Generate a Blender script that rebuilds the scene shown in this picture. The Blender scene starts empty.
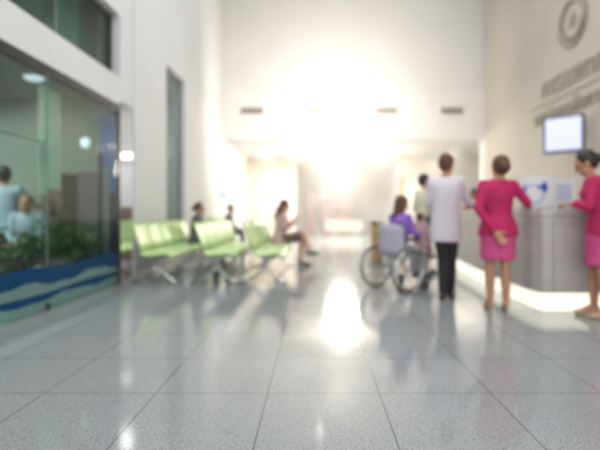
import bpy, bmesh, math, random
from mathutils import Vector, Matrix, Euler
random.seed(7)
S = bpy.context.scene
C = S.collection
PI = math.pi
V = Vector

# ------------------------------------------------------------------ materials
def lin(c):
    return tuple((x / 12.92 if x <= .04045 else ((x + .055) / 1.055) ** 2.4) for x in [v / 255 for v in c])
def mat(name, rgb, rough=.6, metal=0, var=0.0, scale=8, spec=.5, emit=None, estr=0, bump=0, bscale=60, trans=0, sheen=0):
    m = bpy.data.materials.new(name); m.use_nodes = True
    nt = m.node_tree; b = nt.nodes['Principled BSDF']
    c = lin(rgb)
    b.inputs['Base Color'].default_value = (*c, 1)
    b.inputs['Roughness'].default_value = rough
    b.inputs['Metallic'].default_value = metal
    b.inputs['Specular IOR Level'].default_value = spec
    if sheen: b.inputs['Sheen Weight'].default_value = sheen
    tc = nt.nodes.new('ShaderNodeTexCoord')
    if var:
        n = nt.nodes.new('ShaderNodeTexNoise'); n.inputs['Scale'].default_value = scale; n.inputs['Detail'].default_value = 4
        nt.links.new(tc.outputs['Object'], n.inputs['Vector'])
        r = nt.nodes.new('ShaderNodeValToRGB')
        r.color_ramp.elements[0].position = .3; r.color_ramp.elements[1].position = .7
        r.color_ramp.elements[0].color = (*[x * (1 - var) for x in c], 1)
        r.color_ramp.elements[1].color = (*[min(1, x * (1 + var)) for x in c], 1)
        nt.links.new(n.outputs['Fac'], r.inputs['Fac']); nt.links.new(r.outputs['Color'], b.inputs['Base Color'])
    if bump:
        n2 = nt.nodes.new('ShaderNodeTexNoise'); n2.inputs['Scale'].default_value = bscale
        nt.links.new(tc.outputs['Object'], n2.inputs['Vector'])
        bp = nt.nodes.new('ShaderNodeBump'); bp.inputs['Strength'].default_value = bump; bp.inputs['Distance'].default_value = .01
        nt.links.new(n2.outputs['Fac'], bp.inputs['Height']); nt.links.new(bp.outputs['Normal'], b.inputs['Normal'])
    if emit:
        b.inputs['Emission Color'].default_value = (*lin(emit), 1); b.inputs['Emission Strength'].default_value = estr
    return m
def glassmat(name, tint, refl=.12, opaque=0.0, film=(200, 230, 220)):
    m = bpy.data.materials.new(name); m.use_nodes = True
    nt = m.node_tree; nt.nodes.clear()
    o = nt.nodes.new('ShaderNodeOutputMaterial')
    t = nt.nodes.new('ShaderNodeBsdfTransparent'); t.inputs['Color'].default_value = (*lin(tint), 1)
    g = nt.nodes.new('ShaderNodeBsdfGlossy'); g.inputs['Roughness'].default_value = .03
    lw0 = nt.nodes.new('ShaderNodeLayerWeight'); lw0.inputs['Blend'].default_value = .5
    pw = nt.nodes.new('ShaderNodeMath'); pw.operation = 'POWER'; pw.inputs[1].default_value = 7; nt.links.new(lw0.outputs['Facing'], pw.inputs[0])
    lw = nt.nodes.new('ShaderNodeMapRange'); lw.inputs['To Min'].default_value = refl * .3; lw.inputs['To Max'].default_value = .55; nt.links.new(pw.outputs[0], lw.inputs['Value'])
    mx = nt.nodes.new('ShaderNodeMixShader')
    nt.links.new(lw.outputs[0], mx.inputs['Fac']); nt.links.new(t.outputs[0], mx.inputs[1]); nt.links.new(g.outputs[0], mx.inputs[2])
    last = mx
    if opaque:
        d = nt.nodes.new('ShaderNodeBsdfDiffuse'); d.inputs['Color'].default_value = (*lin(film), 1)
        m2 = nt.nodes.new('ShaderNodeMixShader'); m2.inputs['Fac'].default_value = opaque
        nt.links.new(mx.outputs[0], m2.inputs[1]); nt.links.new(d.outputs[0], m2.inputs[2]); last = m2
    nt.links.new(last.outputs[0], o.inputs['Surface'])
    return m
def floormat():
    m = bpy.data.materials.new('terrazzo_tiles'); m.use_nodes = True
    nt = m.node_tree; b = nt.nodes['Principled BSDF']; L = nt.links
    tc = nt.nodes.new('ShaderNodeTexCoord')
    n = nt.nodes.new('ShaderNodeTexNoise'); n.inputs['Scale'].default_value = 95; n.inputs['Detail'].default_value = 3
    L.new(tc.outputs['Object'], n.inputs['Vector'])
    r = nt.nodes.new('ShaderNodeValToRGB')
    r.color_ramp.elements[0].position = .36; r.color_ramp.elements[1].position = .66
    r.color_ramp.elements[0].color = (*lin((134, 138, 140)), 1); r.color_ramp.elements[1].color = (*lin((164, 168, 170)), 1)
    L.new(n.outputs['Fac'], r.inputs['Fac'])
    v = nt.nodes.new('ShaderNodeTexVoronoi'); v.inputs['Scale'].default_value = 130
    L.new(tc.outputs['Object'], v.inputs['Vector'])
    sp = nt.nodes.new('ShaderNodeSeparateColor'); L.new(v.outputs['Color'], sp.inputs['Color'])
    gt = nt.nodes.new('ShaderNodeMath'); gt.operation = 'GREATER_THAN'; gt.inputs[1].default_value = .85
    L.new(sp.outputs[0], gt.inputs[0])
    mx = nt.nodes.new('ShaderNodeMix'); mx.data_type = 'RGBA'
    mul = nt.nodes.new('ShaderNodeMath'); mul.operation = 'MULTIPLY'; mul.inputs[1].default_value = .35; L.new(gt.outputs[0], mul.inputs[0])
    L.new(mul.outputs[0], mx.inputs['Factor']); L.new(r.outputs['Color'], mx.inputs['A']); mx.inputs['B'].default_value = (*lin((84, 88, 90)), 1)
    # grout
    br = nt.nodes.new('ShaderNodeTexBrick'); br.offset = 0; br.squash = 1
    br.inputs['Scale'].default_value = 1; br.inputs['Mortar Size'].default_value = .0035; br.inputs['Mortar Smooth'].default_value = .3
    br.inputs['Brick Width'].default_value = .65; br.inputs['Row Height'].default_value = .65
    br.inputs['Color1'].default_value = (0, 0, 0, 1); br.inputs['Color2'].default_value = (.12, .12, .12, 1); br.inputs['Mortar'].default_value = (1, 1, 1, 1)
    mp = nt.nodes.new('ShaderNodeMapping'); mp.inputs['Location'].default_value = (.27, -.08, 0)
    L.new(tc.outputs['Object'], mp.inputs['Vector']); L.new(mp.outputs[0], br.inputs['Vector'])
    m2 = nt.nodes.new('ShaderNodeMix'); m2.data_type = 'RGBA'
    L.new(br.outputs['Fac'], m2.inputs['Factor']); L.new(mx.outputs['Result'], m2.inputs['A']); m2.inputs['B'].default_value = (*lin((78, 80, 80)), 1)
    L.new(m2.outputs['Result'], b.inputs['Base Color'])
    n3 = nt.nodes.new('ShaderNodeTexNoise'); n3.inputs['Scale'].default_value = 3
    L.new(tc.outputs['Object'], n3.inputs['Vector'])
    mr = nt.nodes.new('ShaderNodeMapRange'); mr.inputs['To Min'].default_value = .07; mr.inputs['To Max'].default_value = .13
    L.new(n3.outputs['Fac'], mr.inputs['Value']); L.new(mr.outputs[0], b.inputs['Roughness'])
    b.inputs['Specular IOR Level'].default_value = .5
    return m

M = {}
M['wall'] = mat('white_plaster', (216, 216, 216), .7, var=.02, scale=1.5)
M['wall_beige'] = mat('beige_stone_cladding', (182, 175, 164), .55, var=.03, scale=1.2)
M['wall_cream'] = mat('cream_plaster', (226, 216, 204), .7, var=.02)
M['shopwall'] = mat('grey_green_plaster', (150, 158, 150), .8, var=.05, scale=2)
M['ceil'] = mat('white_ceiling', (225, 222, 216), .8)
M['tan'] = mat('tan_cove', (205, 178, 140), .7)
M['floor'] = floormat()
M['dark'] = mat('dark_bronze_frame', (38, 38, 40), .4, .4)
M['glass'] = glassmat('green_tinted_glass', (222, 232, 227))
M['glass_up'] = glassmat('tinted_balcony_glass', (200, 214, 208))
M['film_blue'] = glassmat('blue_wave_film', (70, 130, 170), opaque=.75, film=(22, 74, 118))
M['film_aqua'] = glassmat('pale_aqua_film', (190, 225, 220), opaque=.38, film=(160, 195, 190))
M['mint'] = mat('mint_frosted_glass', (178, 208, 194), .3)
M['mintw'] = mat('white_mint', (205, 224, 214), .35)
M['chrome'] = mat('chrome_steel', (205, 208, 210), .18, 1)
M['steel'] = mat('brushed_steel', (170, 172, 175), .35, .9)
M['green'] = mat('lime_green_plastic', (200, 226, 164), .38, var=.03, scale=4)
M['green_e'] = mat('green_plastic_rim', (150, 186, 112), .4)
M['grayplastic'] = mat('grey_plastic', (120, 122, 122), .5)
M['panel'] = mat('grey_stone_laminate', (184, 178, 173), .35, var=.06, scale=5)
M['ctop'] = mat('pale_beige_stone_top', (196, 190, 182), .3, var=.03)
M['led'] = mat('backlit_plinth', (255, 252, 240), .4, emit=(255, 250, 228), estr=.8)
M['black'] = mat('black_trousers_cloth', (26, 22, 26), .8, var=.2, scale=30)
M['blackshoe'] = mat('black_leather', (18, 17, 18), .35)
M['shirt'] = mat('white_cotton', (222, 212, 222), .8, var=.03, scale=14, bump=.25, bscale=14)
M['paleyellow'] = mat('pale_yellow_cloth', (232, 222, 200), .8, bump=.2, bscale=14)
M['magenta'] = mat('magenta_jacket_cloth', (184, 14, 86), .75, var=.08, scale=10, bump=.3, bscale=12)
M['skirt'] = mat('pink_skirt_cloth', (210, 76, 136), .7, var=.05, scale=10, bump=.2, bscale=12)
M['purple'] = mat('violet_cloth', (150, 108, 205), .8, var=.1, scale=10, bump=.2, bscale=14)
M['rose'] = mat('dusty_pink_cloth', (206, 168, 172), .8, var=.05, scale=10)
M['bluewhite'] = mat('pale_blue_cloth', (176, 194, 212), .8, var=.06, scale=12, bump=.2, bscale=14)
M['lilac'] = mat('lilac_vinyl', (196, 186, 206), .6)
M['greycloth'] = mat('grey_cloth', (95, 92, 98), .8)
M['skin'] = mat('skin_tan', (190, 138, 108), .55, var=.05, scale=20)
M['skin2'] = mat('skin_fair', (212, 164, 136), .55, var=.05, scale=20)
M['lips'] = mat('lips', (160, 78, 72), .5)
M['hair'] = mat('black_hair', (34, 24, 22), .5, var=.3, scale=60)
M['hairb'] = mat('brown_hair', (92, 56, 38), .5, var=.3, scale=60)
M['eye'] = mat('eye', (30, 24, 22), .25)
M['heel'] = mat('beige_heels', (196, 158, 130), .4)
M['rubber'] = mat('grey_rubber_tyre', (96, 84, 82), .7)
M['tvscreen'] = mat('lit_screen', (210, 214, 240), .3, emit=(196, 202, 240), estr=.75)
M['tvframe'] = mat('dark_screen_bezel', (70, 72, 88), .35)
M['letters'] = mat('grey_metal_letters', (152, 145, 132), .45, .3)
M['emblem'] = mat('grey_emblem_metal', (148, 142, 134), .45, .3)
M['boardw'] = mat('white_board', (222, 224, 226), .4)
M['boardb'] = mat('pale_blue_print', (190, 202, 220), .4)
M['blue'] = mat('royal_blue_print', (34, 62, 178), .4)
M['sky'] = mat('light_blue_print', (120, 164, 216), .4)
M['vent'] = mat('vent_grey', (112, 104, 98), .6)
M['ventf'] = mat('vent_frame', (190, 182, 172), .6)
M['brown'] = mat('brown_wood', (108, 84, 72), .6, var=.12, scale=6)
M['tanwood'] = mat('tan_wood', (196, 152, 96), .5, var=.1, scale=5)
M['terra'] = mat('dusty_rose_panel', (186, 118, 104), .6)
M['navy'] = mat('navy_blue_panel', (44, 98, 176), .5, var=.06)
M['navyd'] = mat('dark_navy_frame', (18, 26, 44), .4)
M['curtain'] = mat('pale_lilac_curtain', (164, 160, 168), .85)
M['leaf'] = mat('dark_green_leaf', (52, 98, 54), .45, var=.4, scale=5)
M['leaf2'] = mat('olive_leaf', (92, 118, 62), .5, var=.3, scale=5)
M['pot'] = mat('charcoal_ceramic', (58, 60, 64), .35)
M['soil'] = mat('soil', (52, 40, 30), .9)
M['flower'] = mat('peach_petals', (226, 168, 142), .6)
M['stone'] = mat('pale_pebble', (170, 172, 172), .7, var=.15)
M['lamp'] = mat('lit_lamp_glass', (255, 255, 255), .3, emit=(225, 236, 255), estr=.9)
M['lampw'] = mat('lit_tube', (255, 255, 255), .3, emit=(255, 248, 236), estr=2.5)
M['poster'] = mat('pale_blue_poster', (196, 212, 238), .4)
M['posterd'] = mat('mid_blue_print', (150, 176, 224), .4)
M['paper'] = mat('white_paper', (235, 235, 232), .6)

# ------------------------------------------------------------------ helpers
def fin(name, bm, m, parent=None, smooth=False, loc=None, rz=None):
    me = bpy.data.meshes.new(name)
    bmesh.ops.recalc_face_normals(bm, faces=bm.faces)
    bm.to_mesh(me); bm.free()
    if smooth:
        for p in me.polygons: p.use_smooth = True
    me.materials.append(m)
    o = bpy.data.objects.new(name, me); C.objects.link(o)
    if parent: o.parent = parent
    if loc is not None: o.location = loc
    if rz is not None: o.rotation_euler = (0, 0, rz)
    return o
def tag(o, label, cat, group=None):
    o['label'] = label; o['category'] = cat
    if group: o['group'] = group
    return o
def thing(name, label, cat, loc=(0, 0, 0), rz=0, group=None):
    o = bpy.data.objects.new(name, None); C.objects.link(o)
    o.location = loc; o.rotation_euler = (0, 0, rz); o.empty_display_size = .2
    return tag(o, label, cat, group)
def struct(name, bm, m, parent=None):
    o = fin(name, bm, m, parent)
    if not parent: o['kind'] = 'structure'
    return o
def NB(): return bmesh.new()
def box(bm, x0, x1, y0, y1, z0, z1, bev=0, mtx=None):
    r = bmesh.ops.create_cube(bm, size=1)
    vs = r['verts']
    bmesh.ops.scale(bm, vec=(abs(x1 - x0), abs(y1 - y0), abs(z1 - z0)), verts=vs)
    bmesh.ops.translate(bm, vec=((x0 + x1) / 2, (y0 + y1) / 2, (z0 + z1) / 2), verts=vs)
    if bev:
        es = list({e for v in vs for e in v.link_edges})
        r2 = bmesh.ops.bevel(bm, geom=es, offset=bev, segments=2, affect='EDGES', profile=.6)
        vs = list({v for f in r2['faces'] for v in f.verts} | {v for v in vs if v.is_valid})
    if mtx: bmesh.ops.transform(bm, matrix=mtx, verts=vs)
    return bm
def frame_axes(d):
    d = V(d).normalized()
    a = V((0, 0, 1)) if abs(d.z) < .9 else V((1, 0, 0))
    u = d.cross(a).normalized(); w = d.cross(u).normalized()
    return u, w
def tube(bm, pts, r, n=8, closed=False):
    pts = [V(p) for p in pts]; N = len(pts)
    rs = r if isinstance(r, (list, tuple)) else [r] * N
    rings = []
    u = None
    for i, p in enumerate(pts):
        if closed: d = pts[(i + 1) % N] - pts[i - 1]
        else: d = pts[min(i + 1, N - 1)] - pts[max(i - 1, 0)]
        d.normalize()
        if u is None: u, w = frame_axes(d)
        else:
            u = (u - d * u.dot(d))
            if u.length < 1e-6: u, w = frame_axes(d)
            u.normalize(); w = d.cross(u).normalized()
        rings.append([bm.verts.new(p + (u * math.cos(2 * PI * k / n) + w * math.sin(2 * PI * k / n)) * rs[i]) for k in range(n)])
    for i in range(N if closed else N - 1):
        a, b = rings[i], rings[(i + 1) % N]
        for k in range(n):
            bm.faces.new((a[k], a[(k + 1) % n], b[(k + 1) % n], b[k]))
    if not closed:
        bm.faces.new(rings[0]); bm.faces.new(list(reversed(rings[-1])))
    return bm
def ring(bm, c, axis, R, r, n=36, m=8):
    u, w = frame_axes(axis); c = V(c)
    return tube(bm, [c + (u * math.cos(2 * PI * k / n) + w * math.sin(2 * PI * k / n)) * R for k in range(n)], r, m, closed=True)
def disc(bm, c, axis, R, h, n=20):
    a = V(axis).normalized(); c = V(c)
    return tube(bm, [c - a * h / 2, c + a * h / 2], R, n)
def lathe(bm, prof, c=(0, 0, 0), n=24):
    c = V(c); rings = []
    for (r, z) in prof:
        rings.append([bm.verts.new(c + V((r * math.cos(2 * PI * k / n), r * math.sin(2 * PI * k / n), z))) for k in range(n)])
    for a, b in zip(rings, rings[1:]):
        for k in range(n): bm.faces.new((a[k], a[(k + 1) % n], b[(k + 1) % n], b[k]))
    bm.faces.new(rings[0]); bm.faces.new(list(reversed(rings[-1])))
    return bm
def ell(bm, c, r, mtx=None, seg=14):
    q = bmesh.ops.create_uvsphere(bm, u_segments=seg, v_segments=max(6, seg // 2 + 2), radius=1)
    m = Matrix.Translation(V(c)) @ (mtx.to_4x4() if mtx else Matrix.Identity(4)) @ Matrix.Diagonal((r[0], r[1], r[2], 1))
    bmesh.ops.transform(bm, matrix=m, verts=q['verts']); return bm
def cone(bm, a, b, ra, rb, seg=12):
    a, b = V(a), V(b)
    ell(bm, a, (ra,) * 3, seg=seg); ell(bm, b, (rb,) * 3, seg=seg)
    if (b - a).length > 1e-4: tube(bm, [a, b], [ra, rb], seg)
    return bm
def loft(bm, rings, n=20):
    # rings: (centre, ux*a, uy*b) closed elliptical loft
    R = []
    for c, a, b in rings:
        R.append([bm.verts.new(V(c) + V(a) * math.cos(2 * PI * k / n) + V(b) * math.sin(2 * PI * k / n)) for k in range(n)])
    for p, q in zip(R, R[1:]):
        for k in range(n): bm.faces.new((p[k], p[(k + 1) % n], q[(k + 1) % n], q[k]))
    bm.faces.new(R[0]); bm.faces.new(list(reversed(R[-1])))
    return bm
def fuse(name, bm, m, parent, vox=.012, smooth=4):
    bmesh.ops.recalc_face_normals(bm, faces=bm.faces)
    me = bpy.data.meshes.new('tmp'); bm.to_mesh(me); bm.free()
    t = bpy.data.objects.new('tmp', me); C.objects.link(t)
    r = t.modifiers.new('r', 'REMESH'); r.mode = 'VOXEL'; r.voxel_size = vox; r.use_smooth_shade = True
    s = t.modifiers.new('s', 'SMOOTH'); s.factor = .5; s.iterations = smooth
    dg = bpy.context.evaluated_depsgraph_get(); dg.update()
    out = bpy.data.meshes.new_from_object(t.evaluated_get(dg))
    bpy.data.objects.remove(t); bpy.data.meshes.remove(me)
    out.name = name; out.materials.clear(); out.materials.append(m)
    for p in out.polygons: p.use_smooth = True
    o = bpy.data.objects.new(name, out); C.objects.link(o); o.parent = parent
    return o
def copy_tree(o, parent=None):
    c = o.copy(); C.objects.link(c)
    if parent: c.parent = parent
    for ch in list(o.children): copy_tree(ch, c)
    return c
def tri_prism_poly(bm, pts, t, axis='x'):
    # extrude closed polygon pts (3D) by vector t
    t = V(t)
    a = [bm.verts.new(V(p)) for p in pts]; b = [bm.verts.new(V(p) + t) for p in pts]
    bm.faces.new(a); bm.faces.new(list(reversed(b)))
    n = len(pts)
    for k in range(n): bm.faces.new((a[k], a[(k + 1) % n], b[(k + 1) % n], b[k]))
    return bm

F = 460.0
# ------------------------------------------------------------------ camera
cd = bpy.data.cameras.new('camera'); cam = bpy.data.objects.new('camera', cd); C.objects.link(cam)
cam.location = (0, 0, 1.05); cam.rotation_euler = (PI / 2, 0, 0)
cd.sensor_width = 36; cd.lens = F / 600 * 36; cd.shift_x = -14 / 600; cd.shift_y = -12 / 600
cd.clip_start = .05; cd.clip_end = 200
cd.dof.use_dof = True; cd.dof.focus_distance = 1.7; cd.dof.aperture_fstop = .95
S.camera = cam

# ------------------------------------------------------------------ setting
XL, XR = -2.9, 5.36
struct('floor', box(NB(), -7, 9, -1.5, 42, -.1, 0), M['floor'])
b = NB()
box(b, XL - .2, XL, -1.5, 6.88, 2.66, 3.07)            # header band
box(b, XL - .2, XL, -1.5, 6.88, 4.0, 8.5)              # above gallery
box(b, XL - .2, XL, 6.88, 7.37, 2.72, 8.5)             # over passage
box(b, XL - .01, XL + .03, 7.37, 8.95, 0, 8.5)
box(b, XL - .2, XL + .03, 8.95, 10.2, 0, .12)
box(b, XL - .2, XL + .03, 8.95, 10.2, 3.95, 8.5)
box(b, XL - .2, XL + .03, 10.2, 20, 0, 8.5)
struct('wall_left', b, M['wall'])
b = NB(); box(b, XR, XR + .2, -1.5, 14.5, 0, 8.5); struct('wall_right', b, M['wall_beige'])
b = NB()
box(b, XL, XR + 4, 14.5, 14.9, 3.38, 4.99)
box(b, XL, XR + 4, 14.58, 14.9, 4.99, 8.5)
box(b, 5.36, XR + 4, 14.5, 14.9, 0, 3.38)
struct('wall_back', b, M['wall'])
struct('ceiling', box(NB(), -7, 9, -1.5, 14.9, 8.5, 8.6), M['ceil'])
# lower lobby
struct('ceiling_lobby', box(NB(), -7, 9, 14.9, 42, 3.38, 3.5), M['ceil'])
b = NB(); box(b, XL, -.83, 20, 20.2, 0, 3.38); struct('wall_lobby_left', b, M['wall_cream'])
b = NB(); box(b, 3.75, 9, 20, 20.2, 0, 3.38); struct('wall_lobby_right', b, M['wall_cream'])
b = NB(); box(b, -1.03, -.83, 20.2, 36, 0, 3.38); struct('wall_corridor_left', b, M['wall'])
b = NB(); box(b, 3.75, 3.95, 20.2, 36, 0, 3.38); struct('wall_corridor_right', b, M['wall'])
struct('trim_1', box(NB(), XL, -.83, 19.6, 20, 3.02, 3.2), M['tan'])
struct('trim_2', box(NB(), XL, -1.1, 19.95, 20, 1.93, 1.99), M['tan'])
struct('trim_3', box(NB(), 3.72, 3.9, 19.94, 20.0, 0, 2.6), M['tanwood'])
# glazed entrance at the far end
e = NB()
for x in (-.83, .3, 1.43, 2.56, 3.7): box(e, x - .03, x + .03, 35.9, 36, 0, 3.38)
for z in (0.03, 2.3, 3.35): box(e, -.83, 3.75, 35.9, 36, z - .03, z + .03)
wf = struct('window_4', e, M['steel'])
struct('pane', box(NB(), -.83, 3.75, 35.94, 35.95, 0, 3.38), M['glass'], wf)

# shop front glazing on the left
b = NB()
box(b, XL - .06, XL + .01, -1.5, 6.88, 2.55, 2.66)
box(b, XL - .03, XL + .01, 6.82, 6.88, 0, 2.66)
w1 = struct('window_1', b, M['dark'])
ys = [-1.5, .2, 1.8, 3.4, 5.0, 6.8]
for i in range(5):
    struct('pane', box(NB(), XL - .012, XL, ys[i] + .006, ys[i + 1] - .006, .01, 2.56), M['glass'], w1)
def wave_band(z0a, z1a, amp, ph, m, name, lo=None):
    bm = NB(); n = 90; top = []; bot = []
    for k in range(n + 1):
        y = 2.2 + (6.78 - 2.2) * k / n
        top.append((XL + .004, y, z1a + amp * .6 * math.sin(y * 3.1 + ph)))
        bot.append((XL + .004, y, z0a + amp * math.sin(y * 4.3 + ph * 1.7) + .4 * amp * math.sin(y * 11)))
    tri_prism_poly(bm, top + list(reversed(bot)), (.003, 0, 0))
    return struct(name, bm, m, w1)
wave_band(.30, .47, .03, .4, M['film_blue'], 'blue_wave')
wave_band(.13, .20, .02, 1.9, M['film_blue'], 'blue_wave')
b = NB(); box(b, XL + .001, XL + .003, 2.2, 6.78, .01, .33); struct('aqua_film', b, M['film_aqua'], w1)
struct('glass_joint', box(NB(), XL - .014, XL + .003, 4.992, 5.008, .07, 2.56), M['film_aqua'], w1)
for y in (5.0, 3.4):
    b = NB(); box(b, XL - .03, XL + .02, y - .03, y + .03, 0, .07, .006); struct('foot_clip', b, M['dark'], w1)
# gallery glazing above
b = NB()
box(b, XL - .16, XL - .12, -1.5, 6.88, 3.9, 4.0); box(b, XL - .16, XL - .12, 6.82, 6.88, 3.07, 4.0)
w2 = struct('window_2', b, M['dark'])
struct('pane', box(NB(), XL - .13, XL - .115, -1.5, 6.82, 3.07, 3.9), M['glass_up'], w2)
# tall slot window
b = NB()
box(b, XL - .1, XL - .05, 8.95, 9.0, .12, 3.95); box(b, XL - .1, XL - .05, 10.15, 10.2, .12, 3.95)
box(b, XL - .1, XL - .05, 8.95, 10.2, 3.9, 3.95)
w3 = struct('window_3', b, M['steel'])
struct('pane', box(NB(), XL - .08, XL - .07, 9.0, 10.15, .12, 3.9), M['glass_up'], w3)
# rooms behind the glass
b = NB(); box(b, -6.6, -6.5, -1.5, 7.1, 0, 8.5); struct('wall_shop_rear', b, M['shopwall'])
b = NB(); box(b, -6.5, XL - .1, 6.95, 7.05, 0, 8.5); struct('wall_shop_end', b, M['shopwall'])
struct('ceiling_shop', box(NB(), -6.5, XL - .2, -1.5, 6.95, 2.78, 3.05), M['shopwall'])
struct('ceiling_gallery', box(NB(), -6.5, XL - .2, -1.5, 6.95, 4.3, 4.4), M['shopwall'])
b = NB(); box(b, -6.6, -6.5, 7.1, 13, 0, 4.4); struct('wall_passage_side', b, M['wall'])
b = NB(); box(b, -6.5, XL - .2, 13, 13.1, 0, 4.4); struct('wall_passage_end', b, M['wall'])
struct('ceiling_passage', box(NB(), -6.5, XL - .2, 7.05, 13, 4.3, 4.4), M['ceil'])
# baseboard under the glass
struct('baseboard_left', box(NB(), XL - .02, XL + .04, 7.37, 14.5, 0, .1), M['steel'])

# vents on back wall
vent0 = None
for i, (px, lab) in enumerate([(252, 'leftmost of the four air vents high on the back wall'), (318, 'air vent on the back wall, second from the left, washed by glare'),
                (386, 'air vent on the back wall, third from the left, pale in the glare'), (452, 'rightmost of the four air vents high on the back wall')]):
    x = (px - 314) / F * 14.5
    if vent0 is None:
        t = vent0 = thing('air_vent', lab, 'vent', (x, 14.5, 4.27), 0, 'air vents on the back wall')
        b = NB()
        box(b, -.36, .36, -.03, 0, .09, .12); box(b, -.36, .36, -.03, 0, -.12, -.09)
        box(b, -.36, -.33, -.03, 0, -.12, .12); box(b, .33, .36, -.03, 0, -.12, .12)
        fin('vent_frame', b, M['ventf'], t)
        b = NB()
        for k in range(6): box(b, -.33, .33, -.022, -.006, -.082 + k * .03, -.068 + k * .03)
        box(b, -.33, .33, -.004, 0, -.09, .09)
        fin('grille', b, M['vent'], t)
    else:
        t = copy_tree(vent0); t.location.x = x; t['label'] = lab

# ------------------------------------------------------------------ right wall lettering, emblem, screen
def text(name, s, size, loc, m, parent=None, ext=.015):
    cu = bpy.data.curves.new(name, 'FONT'); cu.body = s; cu.size = size; cu.extrude = ext
    t = bpy.data.objects.new('tmp', cu); C.objects.link(t)
    dg = bpy.context.evaluated_depsgraph_get(); dg.update()
    me = bpy.data.meshes.new_from_object(t.evaluated_get(dg))
    bpy.data.objects.remove(t)
    me.materials.clear(); me.materials.append(m)
    o = bpy.data.objects.new(name, me); C.objects.link(o)
    o.location = loc; o.rotation_euler = (PI / 2, 0, -PI / 2)
    if parent: o.parent = parent
    return o
# text runs towards the camera (-Y), faces -X
t1 = text('wall_lettering', 'การแพทย์กาญจนา', .62, (XR - .02, 10.8, 3.72), M['letters'])
tag(t1, 'upper row of large raised grey metal letters on the beige wall', 'lettering')
t2 = text('wall_lettering', 'มหาวิทยาลัยการแพทย์', .44, (XR - .02, 11.2, 3.13), M['letters'])
tag(t2, 'lower row of smaller raised grey letters above the wall screen', 'lettering')
b = NB(); box(b, XR - .03, XR, 6.5, 11.4, 3.55, 3.585)
tag(fin('rule_line', b, M['letters']), 'thin grey metal line between the two rows of wall letters', 'wall line')
em = thing('wall_emblem', 'round grey crest emblem high on the beige wall above the letters', 'emblem', (XR - .02, 9.52, 5.0))
fin('outer_ring', ring(NB(), (0, 0, 0), (1, 0, 0), .50, .022, 48), M['emblem'], em, True); fin('inner_ring', ring(NB(), (0, 0, 0), (1, 0, 0), .40, .012, 48), M['emblem'], em, True)
b = NB()
# generic crest: inner crown-like shape with curved swags
tri_prism_poly(b, [(0, -.14, .02), (0, -.10, .16), (0, -.04, .08), (0, 0, .26), (0, .04, .08), (0, .10, .16), (0, .14, .02), (0, .08, -.1), (0, -.08, -.1)], (.015, 0, 0))
fin('crest', b, M['emblem'], em)
for s in (-1, 1): fin('wreath_branch', tube(NB(), [(0, s * (.34 * math.sin(a)), -.34 * math.cos(a)) for a in [0.15 + .2 * k for k in range(8)]], [.035 - .003 * k for k in range(8)], 6), M['emblem'], em, True)

tvp = thing('wall_screen', 'lit pale lavender television screen mounted high on the beige wall', 'television', (4.98, 9.2, 2.63), math.radians(-42))
b = NB(); box(b, -.38, .38, 0, .09, -.375, .375, .05); fin('screen_bezel', b, M['tvframe'], tvp)
b = NB(); box(b, -.325, .325, -.008, .0, -.32, .32, .003); fin('screen', b, M['tvscreen'], tvp)
b = NB(); box(b, -.1, .1, .08, .13, -.1, .1); tube(b, [(0, .1, 0), (.15, .28, 0), (.27, .34, 0)], .025, 8); fin('wall_bracket', b, M['dark'], tvp)

# poster
ps = thing('wall_poster', 'tall pale blue poster on the white wall past the tall window', 'poster', (XL + .03, 14.6, 1.45))
b = NB(); box(b, 0, .03, -.7, .75, 0, 1.32, .005); fin('poster_board', b, M['poster'], ps)
b = NB(); box(b, .031, .036, -.65, .70, .05, .3); box(b, .031, .036, -.6, .65, 1.05, 1.12); box(b, .031, .036, -.6, .3, .9, .93); box(b, .031, .036, -.6, .4, .75, .78); fin('print', b, M['posterd'], ps)

# ------------------------------------------------------------------ counter
def path_counter():
    # outer face (towards lobby) from far end to seam, then along +X
    return [(2.66, 8.9), (2.58, 8.3), (2.50, 7.6), (2.43, 6.9), (2.37, 6.2), (2.335, 5.6), (2.335, 5.15), (2.36, 4.97), (2.42, 4.87), (2.54, 4.85), (2.9, 4.85), (3.6, 4.85), (4.6, 4.85)]
def inward(off):
    P = path_counter(); out = []
    for i, p in enumerate(P):
        a = V((*P[max(i - 1, 0)], 0)); c = V((*P[min(i + 1, len(P) - 1)], 0))
        d = (c - a).normalized(); nrm = V((-d.y, d.x, 0))   # left of travel = inside (+x,+y)
        q = V((*p, 0)) + nrm * off; out.append((q.x, q.y))
    return out
def slab(bm, o1, o2, z0, z1):
    A = inward(o1); B = inward(o2); rows = []
    for (ax, ay), (bx, by) in zip(A, B):
        rows.append([bm.verts.new(q) for q in ((ax, ay, z0), (ax, ay, z1), (bx, by, z1), (bx, by, z0))])
    for r, s in zip(rows, rows[1:]):
        for k in range(4): bm.faces.new((r[k], r[(k + 1) % 4], s[(k + 1) % 4], s[k]))
    bm.faces.new(rows[0]); bm.faces.new(list(reversed(rows[-1])))
    return bm
ct = thing('reception_counter', 'curved grey stone reception counter with glowing white plinth', 'counter', (0, 0, 0))
fin('countertop', slab(NB(), -.03, .42, 1.03, 1.1), M['ctop'], ct)
fin('front_panel', slab(NB(), 0, .05, .22, 1.03), M['panel'], ct)
fin('body', slab(NB(), .05, .40, .2, 1.03), M['panel'], ct)
pl = fin('glowing_plinth', slab(NB(), .10, .36, 0, .2), M['led'], ct); pl['label'] = 'backlit white plinth strip'
for x_ in (2.52, 3.52): fin('panel_joint', box(NB(), x_, x_ + .006, 4.846, 4.852, .22, 1.03), M['grayplastic'], ct)
b = slab(NB(), -.006, 0, .955, 1.03); fin('pale_band', b, M['ctop'], ct)

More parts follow.
